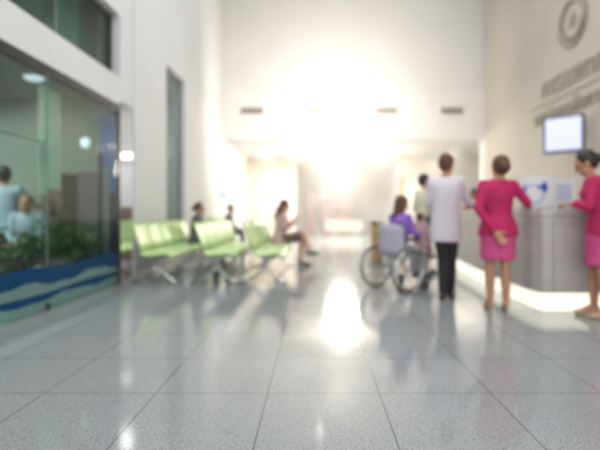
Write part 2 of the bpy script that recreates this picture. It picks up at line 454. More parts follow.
# sign boards on the counter
def board(name, lab, px0, px1, y, ztop, m, rz=0):
    x0 = (px0 - 314) / F * y; x1 = (px1 - 314) / F * y; w = x1 - x0
    t = thing(name, lab, 'sign', ((x0 + x1) / 2, y, 1.1), rz)
    b = NB(); box(b, -w / 2, w / 2, -.008, .008, .012, ztop - 1.1, .003); fin('board', b, m, t)
    b = NB(); box(b, -w / 2 + .02, w / 2 - .02, -.05, .05, 0, .012, .003); fin('base', b, M['chrome'], t)
    return t, w
s1, w = board('counter_sign', 'white counter sign printed with a blue curved arrow logo', 521, 552, 5.12, 1.46, M['boardw'])
b = NB()
arc = [(-.03 + .105 * math.cos(a), 0, .16 + .105 * math.sin(a)) for a in [math.radians(d) for d in range(60, 400, 14)]]
tube(b, [(x, -.009, z) for x, _, z in arc], [.006 + .004 * math.sin(PI * k / len(arc)) for k in range(len(arc))], 8)
fin('ring_logo', b, M['sky'], s1)
b = NB(); ell(b, (.085, -.009, .235), (.034, .004, .062)); ell(b, (.045, -.009, .235), (.045, .004, .02)); fin('blue_mark', b, M['blue'], s1, True)
fin('blue_mark', ell(NB(), (-.135, -.009, .2), (.018, .004, .07)), M['blue'], s1, True)
s2, w = board('counter_sign', 'white counter sign with a plain pale blue print, nearer the right woman', 553, 574, 5.14, 1.43, M['boardw'])
b = NB(); box(b, -.08, .085, -.013, -.0085, .09, .27); fin('print', b, M['boardb'], s2)

# ------------------------------------------------------------------ beam seating
def make_bench(loc, label, n=5, pitch=.56):
    t = thing('waiting_bench', label, 'bench', loc, 0, 'rows of green waiting seats')
    W = .266
    prof = [(.44, .40), (.43, .435), (.36, .45), (.22, .435), (.1, .425), (.03, .44), (-.01, .49)]
    bprof = [(-.012, .50), (-.04, .60), (-.075, .70), (-.11, .80), (-.14, .88), (-.165, .905)]
    seat0 = back0 = None
    for k in range(n):
        yc = pitch * (k + .5)
        if k == 0:
            for nm, pr in (('seat', prof), ('backrest', bprof)):
                bm = NB(); cols = 9; top = []; 
                for (x, z) in pr:
                    rw = []
                    for c in range(cols):
                        f = -1 + 2 * c / (cols - 1)
                        ww = W * (1 - (.10 if nm == 'backrest' and z > .88 else 0))
                        dip = .018 * (f * f)
                        if nm == 'seat': q = V((x, f * ww, z + dip))
                        else: q = V((x + .03 * f * f, f * ww, z))
                        rw.append(q)
                    top.append(rw)
                th = V((0, 0, -.022)) if nm == 'seat' else V((-.022, 0, -.004))
                A = [[bm.verts.new(q) for q in r] for r in top]; B = [[bm.verts.new(q + th) for q in r] for r in top]
                R_, C_ = len(top), cols
                for i in range(R_ - 1):
                    for c in range(C_ - 1):
                        bm.faces.new((A[i][c], A[i][c + 1], A[i + 1][c + 1], A[i + 1][c])); bm.faces.new((B[i][c], B[i + 1][c], B[i + 1][c + 1], B[i][c + 1]))
                for i in range(R_ - 1):
                    for c in (0, C_ - 1): bm.faces.new((A[i][c], A[i + 1][c], B[i + 1][c], B[i][c]))
                for c in range(C_ - 1):
                    for i in (0, R_ - 1): bm.faces.new((A[i][c], B[i][c], B[i][c + 1], A[i][c + 1]))
                o = fin(nm, bm, M['green'], t, True, (0, yc, 0))
                # darker moulded rim along both sides
                rim = NB()
                i1 = list(range(R_ - 1, -1, -1)) if nm == 'seat' else list(range(R_))
                tube(rim, [top[i][0] + th * .5 for i in i1] + [top[i][cols - 1] + th * .5 for i in reversed(i1)], .013, 6)
                ro = fin('rim', rim, M['green_e'], o, True)
                if nm == 'seat': seat0 = o
                else: back0 = o
        else:
            for s0 in (seat0, back0):
                c = copy_tree(s0, t); c.location = (0, yc, 0)
    b = NB(); box(b, .12, .19, .03, n * pitch - .03, .33, .39, .008)
    fin('beam', b, M['steel'], t)
    for k in range(n):
        yc = pitch * (k + .5)
        fin('seat_bracket', tube(NB(), [(.34, yc, .40), (.1, yc, .395), (-.02, yc, .44), (-.06, yc, .56)], .014, 6), M['steel'], t, True)
    for yy in (pitch * .55, n * pitch - pitch * .55):
        b = NB()
        tube(b, [(.15, yy, .36), (.15, yy, .25), (.2, yy, .18), (.3, yy, .09), (.40, yy, .025), (.46, yy, .02)], [.028, .026, .022, .02, .018, .016], 8)
        tube(b, [(.15, yy, .25), (.09, yy, .18), (0, yy, .09), (-.14, yy, .025), (-.22, yy, .02)], [.026, .022, .02, .018, .016], 8)
        lg = fin('leg', b, M['chrome'], t, True)
        for fx in (.45, -.21): fin('foot_pad', disc(NB(), (fx, yy, .01), (0, 0, 1), .025, .02), M['grayplastic'], lg)
    return t
Y0 = 6.6
bench = make_bench((-2.50, Y0, 0), 'row of light green beam seats nearest the tall white wall')
def bcopy(loc, lab):
    c = copy_tree(bench); c.location = loc; c['label'] = lab
    return c
bcopy((-1.60, Y0, 0), 'middle row of light green beam seats in the waiting area')
bcopy((-.88, Y0, 0), 'row of light green beam seats nearest the centre aisle')
bcopy((-3.62, 7.25, 0), 'green beam seats inside the passage beyond the glass corner')
bcopy((-2.58, 11.2, 0), 'green beam seats behind the wall row, mostly hidden farther back')

# ------------------------------------------------------------------ people
def lerp(a, b, t): return V(a) * (1 - t) + V(b) * t
def hand(bm, wrist, d, palm, curl=.5, side=1, s=1.0):
    """five separate fingers; d finger direction, palm = palm normal, side: which way the thumb goes"""
    d = V(d).normalized(); palm = V(palm); palm = (palm - d * palm.dot(d)).normalized(); u = d.cross(palm).normalized() * side
    w = V(wrist)
    c = w + d * .048 * s
    mtx = Matrix((u, d, palm)).transposed()
    ell(bm, c, (.04 * s, .052 * s, .017 * s), mtx, 12)
    for k, (off, ln) in enumerate(((-.030, .058), (-.010, .074), (.010, .080), (.030, .070))):
        p = w + d * .085 * s + u * off * s
        ang = 0
        for seg in range(3):
            ang += curl * (.35 + .25 * seg)
            q = p + (d * math.cos(ang) + palm * math.sin(ang)) * ln * s * (.42, .33, .25)[seg]
            cone(bm, p, q, .0095 * s, .0085 * s, 8); p = q
    p = w + d * .03 * s + u * .032 * s
    q = p + (d * .6 + u * .8 + palm * .2).normalized() * .035 * s; cone(bm, p, q, .0125 * s, .011 * s, 8)
    r = q + (d * .9 + u * .25 + palm * .4).normalized() * .032 * s; cone(bm, q, r, .010 * s, .009 * s, 8)

DEF = dict(pelvis=(0, 0, .95), neck=(0, 0, 1.45), head=(0, .02, 1.595), hf=(0, 1, 0),
           hipR=(.085, 0, .9), kneeR=(.09, .02, .48), ankR=(.09, -.02, .08), toeR=(.11, .14, .03),
           hipL=(-.085, 0, .9), kneeL=(-.09, .02, .48), ankL=(-.09, -.02, .08), toeL=(-.11, .14, .03),
           shR=(.17, 0, 1.40), elR=(.22, -.02, 1.12), wrR=(.22, .08, .88), hdR=(0, .2, -1), pnR=(-1, 0, 0),
           shL=(-.17, 0, 1.40), elL=(-.22, -.02, 1.12), wrL=(-.22, .08, .88), hdL=(0, .2, -1), pnL=(1, 0, 0))
def person(label, loc, rz, s=1.0, J=None, skin='skin', hair='hair', hairstyle='short', top='shirt', bottom='trousers', bm_='black', cat='person',
           sleeve='long', shoes='blackshoe', female=False, hem=.16, group=None, vox=.009, heel=0, curl=.5, skirt_hem=None):
    j = dict(DEF); j.update(J or {})
    j = {k: V(v) for k, v in j.items()}
    t = thing('person', label, cat, loc, rz, group)
    t.scale = (s, s, s)
    sw = .92 if female else 1.0
    b = NB()
    pel, nk, hd = j['pelvis'], j['neck'], j['head']
    spine = (nk - pel); sp = spine.normalized(); side = (j['shR'] - j['shL']).normalized()
    side = (side - sp * side.dot(sp)).normalized(); fw = sp.cross(side) * -1
    if fw.dot(V((0, 1, 0))) < 0 and abs(fw.y) > .5: fw = -fw
    L = spine.length
    def torso(bm, inf=0, lo=-.12, prof=None):
        prof = prof or [(-.20, .12, .09), (-.1, .155, .115), (.0, .165, .12), (.22, .14, .102), (.42, .142, .105), (.62, .165, .118), (.8, .17, .108), (.92, .13, .085), (1.0, .065, .06)]
        rings = []
        for f, a, bb in prof:
            if f < lo: continue
            rings.append((pel + sp * L * f, side * (a * sw + inf), fw * (bb + inf)))
        loft(bm, rings)
        if female: 
            for s_ in (-1, 1): ell(bm, pel + sp * L * .66 + fw * (.085 + inf * .5) + side * .07 * s_, (.062 + inf * .5,) * 3)
    torso(b)
    cone(b, nk - sp * .04, hd - V((0, 0, .05)), .058 * sw, .05 * sw)
    for s_ in ('R', 'L'):
        sh, el, wr = j['sh' + s_], j['el' + s_], j['wr' + s_]
        cone(b, sh, el, .050 * sw, .038 * sw); m1 = lerp(el, wr, .3); cone(b, el, m1, .038 * sw, .040 * sw); cone(b, m1, wr, .040 * sw, .025 * sw)
        cone(b, nk - sp * .045, sh - V((0, 0, .015)), .05, .05)
        hand(b, wr, j['hd' + s_], j['pn' + s_], curl, 1 if s_ == 'R' else -1)
        hp, kn, an, to = j['hip' + s_], j['knee' + s_], j['ank' + s_], j['toe' + s_]
        cone(b, hp, kn, .080, .055); m1 = lerp(kn, an, .3); cone(b, kn, m1, .054, .056); cone(b, m1, an, .056, .034)
        cone(b, an, to, .036, .026); cone(b, an, an + (an - to).normalized() * .03 + V((0, 0, -.03)), .034, .03)
    # head oriented by hf
    hf = j['hf'].normalized(); up = V((0, 0, 1)); hs = hf.cross(up).normalized(); hu = hs.cross(hf).normalized()
    HM = Matrix((hs, hf, hu)).transposed()
    hk = 1.06
    def H(x, y, z): return hd + (hs * x + hf * y + hu * z) * hk
    ell(b, H(0, -.005, .02), (.081, .102, .105), HM, 20); ell(b, H(0, .02, -.05), (.062, .074, .07), HM, 16); ell(b, H(0, .045, -.088), (.032, .035, .026), HM, 12)
    cone(b, H(0, .088, .0), H(0, .108, -.028), .011, .015, 8)
    for sx in (-1, 1):
        ell(b, H(sx * .078, -.005, -.01), (.012, .022, .034), HM, 10)
    ell(b, H(0, .088, .028), (.05, .012, .01), HM, 10)
    body = fuse('body', b, M[skin], t, vox=vox * .8, smooth=3)
    for sx in (-1, 1):
        e_ = NB(); ell(e_, H(sx * .03, .086, .008), (.013, .008, .008), HM, 10); fin('eye', e_, M['eye'], t, True)
    e_ = NB(); ell(e_, H(0, .088, -.055), (.024, .008, .007), HM, 10); fin('mouth', e_, M['lips'], t, True)
    # hair
    h = NB()
    ell(h, H(0, -.022, .034), (.094, .102, .110), HM, 20)
    if hairstyle == 'short':
        ell(h, H(0, -.045, -.005), (.082, .068, .085), HM, 16)
    elif hairstyle == 'bun':
        ell(h, H(0, -.05, 0), (.078, .062, .085), HM, 16); ell(h, H(0, -.125, .0), (.052, .045, .052), HM, 14)
    else:
        ell(h, H(0, -.05, -.02), (.088, .068, .11), HM, 16)
        cone(h, H(0, -.07, -.06), H(.01, -.10, -.26), .07, .045)
        for sx in (-1, 1): cone(h, H(sx * .07, -.02, .0), H(sx * .08, -.04, -.2), .028, .02)
    fuse('hair', h, M[hair], t, vox=.009, smooth=3)
    # top garment
    c = NB()
    lo = -hem / L - .001
    pr = [(-hem / L, .19, .145), (-hem / L * .5, .185, .14), (.0, .178, .134), (.22, .152 if female else .168, .115 if female else .128), (.42, .156 if female else .172, .118 if female else .13), (.62, .175, .13), (.8, .178, .118), (.92, .13, .092), (.99, .07, .066)]
    if bottom == 'skirt': pr = [(f, x_ * q, y_ * q) for (f, x_, y_), q in zip(pr, (1.19, 1.17, 1.12, 1.0, 1, 1, 1, 1, 1))]
    torso(c, .006, -9, pr)
    for s_ in ('R', 'L'):
        sh, el, wr = j['sh' + s_], j['el' + s_], j['wr' + s_]
        cone(c, nk - sp * .03, sh - V((0, 0, .015)), .054, .062)
        cone(c, sh, el, .066 * sw, .054 * sw)
        if sleeve == 'long':
            e2 = lerp(el, wr, .9); cone(c, el, e2, .053 * sw, .042 * sw)
        elif sleeve == 'elbow':
            e2 = lerp(el, wr, .15); cone(c, el, e2, .053 * sw, .05 * sw)
    fuse('top' if False else ('jacket' if top == 'magenta' else 'shirt'), c, M[top], t, vox=.012, smooth=4)
    # bottoms
    c = NB()
    if bottom == 'trousers':
        loft(c, [(pel + sp * L * f, side * a, fw * bb) for f, a, bb in ((-.22, .13, .11), (-.12, .172, .128), (0, .176, .132), (.1, .165, .125))])
        for s_ in ('R', 'L'):
            hp, kn, an = j['hip' + s_], j['knee' + s_], j['ank' + s_]
            cone(c, hp, kn, .098, .07); m1 = lerp(kn, an, .35); cone(c, kn, m1, .07, .066); cone(c, m1, lerp(an, kn, .02), .066, .052)
        fuse('trousers', c, M[bm_], t, vox=.012, smooth=3)
    else:
        if abs(j['kneeR'].z - j['hipR'].z) > .25:   # standing skirt
            zh = skirt_hem or .56
            mid = (j['kneeR'] + j['kneeL']) / 2
            rg = []
            for f in (0, .25, .5, .75, 1):
                z = 1.02 * (1 - f) + zh * f
                cc = lerp(pel, V((mid.x, mid.y, zh)), max(0, (1.0 - z) / (1.0 - zh) * .9)); cc.z = z
                rg.append((cc, side * (.158, .190, .190, .182, .180)[int(f * 4)], fw * (.122, .146, .146, .138, .136)[int(f * 4)]))
            loft(c, rg)
        else:
            loft(c, [(pel + sp * L * f, side * a, fw * bb) for f, a, bb in ((-.2, .15, .12), (-.1, .17, .13), (.08, .16, .12))])
            for s_ in ('R', 'L'): cone(c, j['hip' + s_], lerp(j['hip' + s_], j['knee' + s_], .85), .1, .075)
        fuse('skirt', c, M[bm_], t, vox=.012, smooth=3)
    # shoes
    for s_ in ('R', 'L'):
        an, to = j['ank' + s_], j['toe' + s_]
        c = NB(); d = (to - an); d.z = 0; d = d.normalized() if d.length > .01 else V((0, 1, 0))
        if heel:
            fr = to + d * .02
            cone(c, fr + V((0, 0, -.002)), to - d * .05 + V((0, 0, .005)), .03, .034, 10); cone(c, to - d * .05, V((an.x, an.y, an.z - .03)) - d * .02, .03, .034, 10)
            cone(c, V((an.x, an.y, an.z - .04)) - d * .03, V((an.x, an.y, .008)) - d * .03, .014, .008, 8)
        else:
            cone(c, to + d * .035 + V((0, 0, .004)), lerp(to, an, .5) * 1 + V((0, 0, -.01)), .035, .042, 12)
            cone(c, lerp(to, an, .5) + V((0, 0, -.015)), V((an.x, an.y, an.z - .035)) - d * .03, .042, .042, 12)
        fuse('shoe', c, M[shoes], t, vox=.007, smooth=2)
    return t

R = math.radians
# man in white shirt
person('man in loose white shirt and black trousers standing with back turned behind wheelchair', (1.62, 5.66, 0), R(-22), 1.0,
       J=dict(hipR=(.08, 0, .9), kneeR=(.06, .03, .48), ankR=(.05, .06, .08), toeR=(.07, .21, .03),
              hipL=(-.08, 0, .9), kneeL=(-.03, .0, .48), ankL=(-.02, -.11, .08), toeL=(-.05, .03, .03),
              neck=(0, 0, 1.50), head=(.01, .03, 1.645), hf=(.35, .95, -.1),
              shR=(.165, 0, 1.43), elR=(.25, .12, 1.18), wrR=(.36, .38, 1.15), hdR=(.5, .85, 0), pnR=(0, 0, -1),
              shL=(-.165, 0, 1.43), elL=(-.20, .03, 1.18), wrL=(-.16, .25, 1.06), hdL=(.3, 1, 0), pnL=(.3, 0, -1)),
       hem=.25, hair='hairb', top='shirt', bm_='black', skin='skin')
# pink uniform woman, left one
person('woman in magenta jacket and pink skirt, one hand behind her back at the counter', (1.98, 4.95, 0), R(-8), 1.0,
       J=dict(ankR=(.075, -.03, .10), toeR=(.085, .10, .03), kneeR=(.075, .0, .48), ankL=(-.075, .03, .10), toeL=(-.09, .16, .03), kneeL=(-.075, .03, .48),
              neck=(0, 0, 1.41), head=(.02, .01, 1.535), hf=(-.25, .95, .0), pelvis=(0, 0, .93),
              shR=(.15, 0, 1.35), elR=(.31, .04, 1.16), wrR=(.37, .20, 1.13), hdR=(.1, 1, 0), pnR=(0, 0, -1),
              shL=(-.15, 0, 1.35), elL=(-.22, -.09, 1.09), wrL=(-.07, -.18, .86), hdL=(.55, -.05, -.8), pnL=(0, -1, 0)),
       female=True, hairstyle='bun', hair='hairb', top='magenta', bottom='skirt', bm_='skirt', hem=.12, shoes='heel', heel=1, curl=.3, skirt_hem=.55)
# pink uniform woman at the right edge
person('woman in magenta jacket and pink skirt leaning on counter at the right edge', (2.87, 4.60, 0), R(66), 1.0,
       J=dict(ankR=(.075, .05, .10), toeR=(.085, .18, .03), kneeR=(.075, .05, .49), ankL=(-.075, -.06, .10), toeL=(-.08, .07, .03), kneeL=(-.075, .0, .49),
              neck=(0, .07, 1.42), head=(0, .13, 1.55), hf=(.05, .9, -.42), pelvis=(0, -.02, .95),
              shR=(.15, .07, 1.36), elR=(.24, .10, 1.15), wrR=(.20, .20, 1.155), hdR=(-.1, 1, -.15), pnR=(0, 0, -1),
              shL=(-.15, .07, 1.36), elL=(-.20, .13, 1.11), wrL=(-.12, .25, 1.14), hdL=(.5, .7, 0), pnL=(0, 0, -1)),
       female=True, hairstyle='bun', skin='skin', hair='hair', top='magenta', bottom='skirt', bm_='skirt', hem=.12, shoes='heel', heel=1, curl=.3, skirt_hem=.54)
# person in pale yellow beyond
person('dark-haired person in pale yellow shirt standing beyond the man in white', (1.90, 8.0, 0), R(-70), 1.0,
       J=dict(neck=(0, .0, 1.46), head=(0, .03, 1.60)), top='paleyellow', bm_='greycloth', female=True, hairstyle='short', sleeve='elbow', vox=.014, hem=.2, skin='skin2')
# staff behind counter far
person('dark-haired staff member in magenta top leaning behind the far end of the counter', (3.30, 8.85, 0), R(100), .94,
       J=dict(pelvis=(0, -.12, .95), neck=(0, .16, 1.36), head=(0, .25, 1.47), hf=(0, 1, -.4), shR=(.15, .15, 1.3), shL=(-.15, .15, 1.3),
              hipR=(.085, -.1, .9), hipL=(-.085, -.1, .9), kneeR=(.09, -.06, .48), kneeL=(-.09, -.06, .48), ankR=(.09, -.1, .08), ankL=(-.09, -.1, .08), toeR=(.1, .05, .03), toeL=(-.1, .05, .03),
              elR=(.22, .26, 1.22), wrR=(.14, .42, 1.235), hdR=(-.3, 1, 0), pnR=(0, 0, -1), elL=(-.22, .26, 1.22), wrL=(-.14, .42, 1.235), hdL=(.3, 1, 0), pnL=(0, 0, -1)),
       top='magenta', bottom='trousers', bm_='skirt', female=True, hairstyle='bun', vox=.012)

def seated(label, loc, rz, s=1.0, seat=.45, lean=0.0, **kw):
    z = seat + .1
    J = dict(pelvis=(0, .0, z + .03), neck=(0, lean, z + .53), head=(0, lean + .04, z + .67), hipR=(.085, .03, z), hipL=(-.085, .03, z),
             kneeR=(.10, .44, z - .01), kneeL=(-.10, .44, z - .01), ankR=(.10, .46, z - .46), ankL=(-.10, .46, z - .46),
             toeR=(.11, .6, max(.03, z - .51)), toeL=(-.11, .6, max(.03, z - .51)),
             shR=(.16, lean, z + .48), shL=(-.16, lean, z + .48), elR=(.21, lean + .03, z + .2), elL=(-.21, lean + .03, z + .2),
             wrR=(.12, .26, z + .12), wrL=(-.12, .26, z + .12), hdR=(-.2, 1, 0), hdL=(.2, 1, 0), pnR=(0, 0, -1), pnL=(0, 0, -1))
    J.update(kw.pop('J', {}))
    return person(label, loc, rz, s, J=J, **kw)
# bench sitters (benches face +X => person rotated -90 deg)
seated('seated woman with long brown hair, legs crossed, on the seats by the aisle', (-.68, Y0 + .56 * 4.5, 0), R(-90), .97, .45, .06,
       J=dict(kneeR=(.02, .46, .66), ankR=(-.08, .60, .30), toeR=(-.08, .74, .24), kneeL=(-.06, .46, .55), ankL=(-.03, .42, .10), toeL=(-.03, .57, .03),
              elR=(.2, .12, .80), wrR=(.12, .33, .98), hdR=(-.1, .5, 1), pnR=(0, -1, .3), elL=(-.18, .14, .76), wrL=(-.05, .34, .9), hdL=(.2, .6, .8), pnL=(0, -1, .3), hf=(0, 1, -.3)),
       skin='skin2', hair='hairb', hairstyle='long', top='rose', bottom='skirt', bm_='brown', female=True, vox=.012, sleeve='elbow')
seated('dark-haired person in grey sitting in the row along the white wall', (-2.34, Y0 + .56 * 4.5, 0), R(-90), .9, .5, .04,
       hair='hair', hairstyle='bun', top='greycloth', bm_='black', vox=.014)
seated('dark-haired person in grey seated in the hidden seats farther back', (-2.38, 11.2 + .56 * 2.5, 0), R(-80), .92, .5, .08,
       hair='hairb', hairstyle='short', top='greycloth', bm_='black', vox=.014)

# wheelchair ---------------------------------------------------------
WX, WY, WA = 1.06, 6.30, R(-55)
wc = thing('wheelchair', 'wheelchair with spoked wheels and lilac-white backrest beside the standing man', 'wheelchair', (WX, WY, 0), WA)
b0 = None
for sx in (-1, 1):
    if b0 is None:
        w_ = NB(); ring(w_, (0, 0, 0), (1, 0, 0), .285, .013, 48, 8); b0 = wo = fin('rear_wheel', w_, M['rubber'], wc, True)
        w_ = NB(); ring(w_, (0, 0, 0), (1, 0, 0), .266, .014, 48, 6); fin('rim', w_, M['chrome'], wo, True)
        w_ = NB(); disc(w_, (0, 0, 0), (1, 0, 0), .035, .05, 16); fin('hub', w_, M['steel'], wo)
        w_ = NB()
        for k in range(16):
            a = 2 * PI * k / 16; a2 = a + (.35 if k % 2 else -.35)
            tube(w_, [(.015 * (1 if k % 2 else -1), .03 * math.cos(a2), .03 * math.sin(a2)), (0, .265 * math.cos(a), .265 * math.sin(a))], .0028, 5)
        fin('spokes', w_, M['chrome'], wo)
        w_ = NB(); ring(w_, (-.045, 0, 0), (1, 0, 0), .25, .013, 48, 6)
        for k in range(6):
            a = 2 * PI * k / 6; tube(w_, [(-.045, .25 * math.cos(a), .25 * math.sin(a)), (0, .268 * math.cos(a), .268 * math.sin(a))], .005, 5)
        fin('hand_rim', w_, M['chrome'], wo, True)
        wo.location = (-.30, 0, .298)
    else:
        wo = copy_tree(b0, wc); wo.location = (.30, 0, .298); wo.rotation_euler = (0, 0, PI)
for sx in (-1, 1):
    b = NB()
    x = sx * .235
    tube(b, [(x, -.12, .92), (x, -.02, .90), (x, .0, .84), (x, .0, .30)], .012, 8)     # back post + handle
    tube(b, [(x, 0, .47), (x, .42, .47), (x, .46, .44), (x, .48, .25), (x, .56, .12)], .012, 8)
    tube(b, [(x, 0, .30), (x, .40, .24), (x, .42, .47)], .011, 8)
    tube(b, [(x, 0, .68), (x, .28, .68), (x, .31, .65), (x, .31, .47)], .011, 8)
    tube(b, [(x, .0, .298), (sx * .29, 0, .298)], .012, 8)
    fin('side_frame', b, M['steel'], wc, True)
    b = NB(); tube(b, [(x, -.13, .922), (x, -.04, .905)], .018, 10); fin('push_handle', b, M['rubber'], wc, True)
    b = NB(); box(b, x - .03, x + .03, .02, .28, .69, .72, .01); fin('armrest', b, M['black'], wc)
    b = NB(); ring(b, (x, .42, .085), (1, 0, 0), .07, .016, 24, 8); disc(b, (x, .42, .085), (1, 0, 0), .06, .02, 16); cw = fin('caster_wheel', b, M['rubber'], wc, True)
    b = NB(); tube(b, [(x, .41, .24), (x + .025, .42, .16), (x + .025, .42, .085)], .008, 6); fin('caster_fork', b, M['steel'], cw)
    b = NB(); box(b, x - sx * .02, x - sx * .17, .50, .66, .10, .115, .004); fin('footrest', b, M['grayplastic'], wc)
b = NB(); fin('cross_brace', tube(b, [(-.235, .1, .47), (.235, .3, .27)], .009, 6), M['steel'], wc); fin('cross_brace', tube(NB(), [(.235, .1, .47), (-.235, .3, .27)], .009, 6), M['steel'], wc)
b = NB(); box(b, -.23, .23, .0, .43, .465, .495, .01); fin('seat', b, M['black'], wc)
b = NB()
rows = []
for i in range(6):
    z = .47 + .43 * i / 5; rows.append([V((-.235 + .47 * k / 8, -.012 - .03 * math.sin(PI * k / 8) - .0 * i, z)) for k in range(9)])
A = [[b.verts.new(q) for q in r] for r in rows]; B = [[b.verts.new(q + V((0, -.012, 0))) for q in r] for r in rows]
for i in range(5):
    for k in range(8): b.faces.new((A[i][k], A[i][k + 1], A[i + 1][k + 1], A[i + 1][k])); b.faces.new((B[i][k], B[i + 1][k], B[i + 1][k + 1], B[i][k + 1]))
    for k in (0, 8): b.faces.new((A[i][k], A[i + 1][k], B[i + 1][k], B[i][k]))
for k in range(8):
    for i in (0, 5): b.faces.new((A[i][k], B[i][k], B[i][k + 1], A[i][k + 1]))
fin('backrest', b, M['lilac'], wc, True)
def wl(x, y):   # wheelchair local -> world
    c, s = math.cos(WA), math.sin(WA); return (WX + c * x - s * y, WY + s * x + c * y, 0)
seated('patient with long brown hair in violet top seated in the wheelchair', wl(0, .15), WA, .92, .505, .02,
       J=dict(kneeR=(.10, .36, .60), kneeL=(-.10, .36, .60), ankR=(.10, .45, .22), ankL=(-.10, .45, .22), toeR=(.1, .55, .17), toeL=(-.1, .55, .17),
              elR=(.2, .08, .84), wrR=(.15, .3, .8), elL=(-.2, .08, .84), wrL=(-.15, .3, .8), hf=(.2, 1, -.1)),
       hair='hairb', hairstyle='long', top='purple', bottom='trousers', bm_='shirt', skin='skin2', female=True, shoes='black')
seated('small dark-haired child in dusty pink sitting on the lap of the patient', wl(.09, .47), WA, .54, 1.07, .02,
       J=dict(kneeR=(.10, .26, 1.13), kneeL=(-.10, .26, 1.13), ankR=(.1, .34, .82), ankL=(-.1, .34, .82), toeR=(.1, .46, .78), toeL=(-.1, .46, .78), head=(0, .03, 1.82), neck=(0, .02, 1.64), hf=(.3, 1, 0)),
       hair='hairb', hairstyle='short', top='rose', bm_='rose', skin='skin2', vox=.016, shoes='black')

# ------------------------------------------------------------------ shop contents
person('person in pale blue shirt with dark hair standing inside the glass shop', (-4.25, 6.3, 0), R(25), .98,
       J=dict(elR=(.32, .1, 1.2), wrR=(.38, .32, 1.18), hdR=(0, 1, 0), pnR=(0, 0, -1), elL=(-.3, .05, 1.16), wrL=(-.3, .3, 1.05), hdL=(0, 1, 0), pnL=(0, 0, -1)),
       top='bluewhite', hair='hair', bm_='greycloth', vox=.012, sleeve='elbow')
st = thing('stool', 'low stool under the seated person inside the glass shop', 'stool', (-3.88, 6.25, 0))
b = NB(); lathe(b, [(.14, .42), (.17, .43), (.175, .45), (.16, .465)]); fin('seat', b, M['pot'], st, True)
for k in range(4):
    a = PI / 4 + k * PI / 2; b = NB(); tube(b, [(.1 * math.cos(a), .1 * math.sin(a), .43), (.16 * math.cos(a), .16 * math.sin(a), 0)], .012, 8); fin('leg', b, M['steel'], st, True)
seated('brown-haired person in pale blue shirt seated inside the glass shop', (-3.88, 6.25, 0), R(200), .92, .505, .1,
       hair='hairb', top='bluewhite', bm_='greycloth', vox=.012, hairstyle='short')
# fin glass with strut
fn = thing('glass_fin', 'upright mint frosted glass fin with metal strut behind the shop glass', 'glass fin', (XL - .06, 5.13, 0))
b = NB(); box(b, -.12, -.10, .0, .15, 1.27, 2.52); fin('pale_strip', b, M['mintw'], fn)
b = NB(); box(b, -.16, -.14, .19, .50, 1.34, 2.5); fin('fin_panel', b, M['mint'], fn)
b = NB(); disc(b, (-.06, .03, 1.85), (1, 0, 0), .06, .05, 20); tube(b, [(-.06, .03, 1.8), (-.11, .05, 1.5)], .015, 8); fin('glass_fitting', b, M['mintw'], fn)
b = NB(); tube(b, [(-.08, .03, 1.85), (-.08, -1.6, 1.85)], .018, 8); fin('strut', b, M['mintw'], fn)
# shelves etc on shop end wall
cb = thing('cabinet', 'brown wooden cabinet against the end wall of the glass shop', 'cabinet', (-3.70, 6.74, 0))
b = NB(); box(b, -.17, .13, -.2, .2, .06, 1.62, .008); fin('body', b, M['brown'], cb)
b = NB(); box(b, -.155, .115, -.215, -.2, .1, .8, .004); fin('door', b, M['brown'], cb)
b = NB(); box(b, -.155, .115, -.215, -.2, .83, 1.58, .004); fin('door', b, M['brown'], cb)
b = NB(); box(b, .07, .085, -.24, -.215, .9, 1.05); fin('handle', b, M['steel'], cb); fin('handle', box(NB(), .07, .085, -.24, -.215, .6, .75), M['steel'], cb)
cu = thing('curtain', 'pale lilac curtain hanging beside the brown cabinet in the glass shop', 'curtain', (-3.37, 6.88, 0))
b = NB(); n = 40; fr = []; bk = []
for k in range(n + 1):
    x = -.17 + .31 * k / n; y = .02 * math.sin(k * 1.15); fr.append((x, y, .1)); bk.append((x, y + .01, .1))
tri_prism_poly(b, fr + list(reversed(bk)), (0, 0, 1.57)); fin('cloth', b, M['curtain'], cu)
b = NB(); tube(b, [(-.19, 0, 1.69), (.145, 0, 1.69)], .012, 8); fin('curtain_rail', b, M['steel'], cu)
dr = thing('blue_door', 'navy blue door with dark posts at the corner of the glass shop', 'door', (-3.11, 6.88, 0))
b = NB(); box(b, -.10, .16, -.02, .02, 0, 2.54, .004); fin('door_panel', b, M['navy'], dr)
b = NB(); box(b, -.10, -.05, -.04, -.02, 0, 1.95); fin('door_post', b, M['navyd'], dr); fin('door_post', box(NB(), .07, .16, -.04, -.02, 0, 1.35), M['navyd'], dr)
b = NB(); box(b, -.03, .06, -.035, -.02, .25, 1.75, .003); fin('door_glass', b, M['grayplastic'], dr)
# lamps and an imitated lamp reflection
lp = thing('reflection_disc', 'round white glowing disc imitating a lamp reflection at the glass shop end wall', 'lamp', (-3.44, 6.95, 2.11))  # glowing disc put in for the reflection of a lamp
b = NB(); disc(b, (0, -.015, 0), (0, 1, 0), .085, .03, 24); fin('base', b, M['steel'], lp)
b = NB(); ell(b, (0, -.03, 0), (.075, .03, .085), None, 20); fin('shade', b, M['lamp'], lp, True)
lp = thing('ceiling_lamp', 'small lit ceiling lamp inside the glass shop near the header', 'lamp', (-3.5, 5.75, 2.78))
b = NB(); disc(b, (0, 0, -.015), (0, 0, 1), .13, .03, 24); fin('base', b, M['steel'], lp)
b = NB(); ell(b, (0, 0, -.035), (.12, .12, .05), None, 20); fin('shade', b, M['lamp'], lp, True)
lp = thing('passage_lamp', 'lit ceiling lamp seen in the passage beyond the glass corner', 'lamp', (-3.62, 8.9, 2.1))
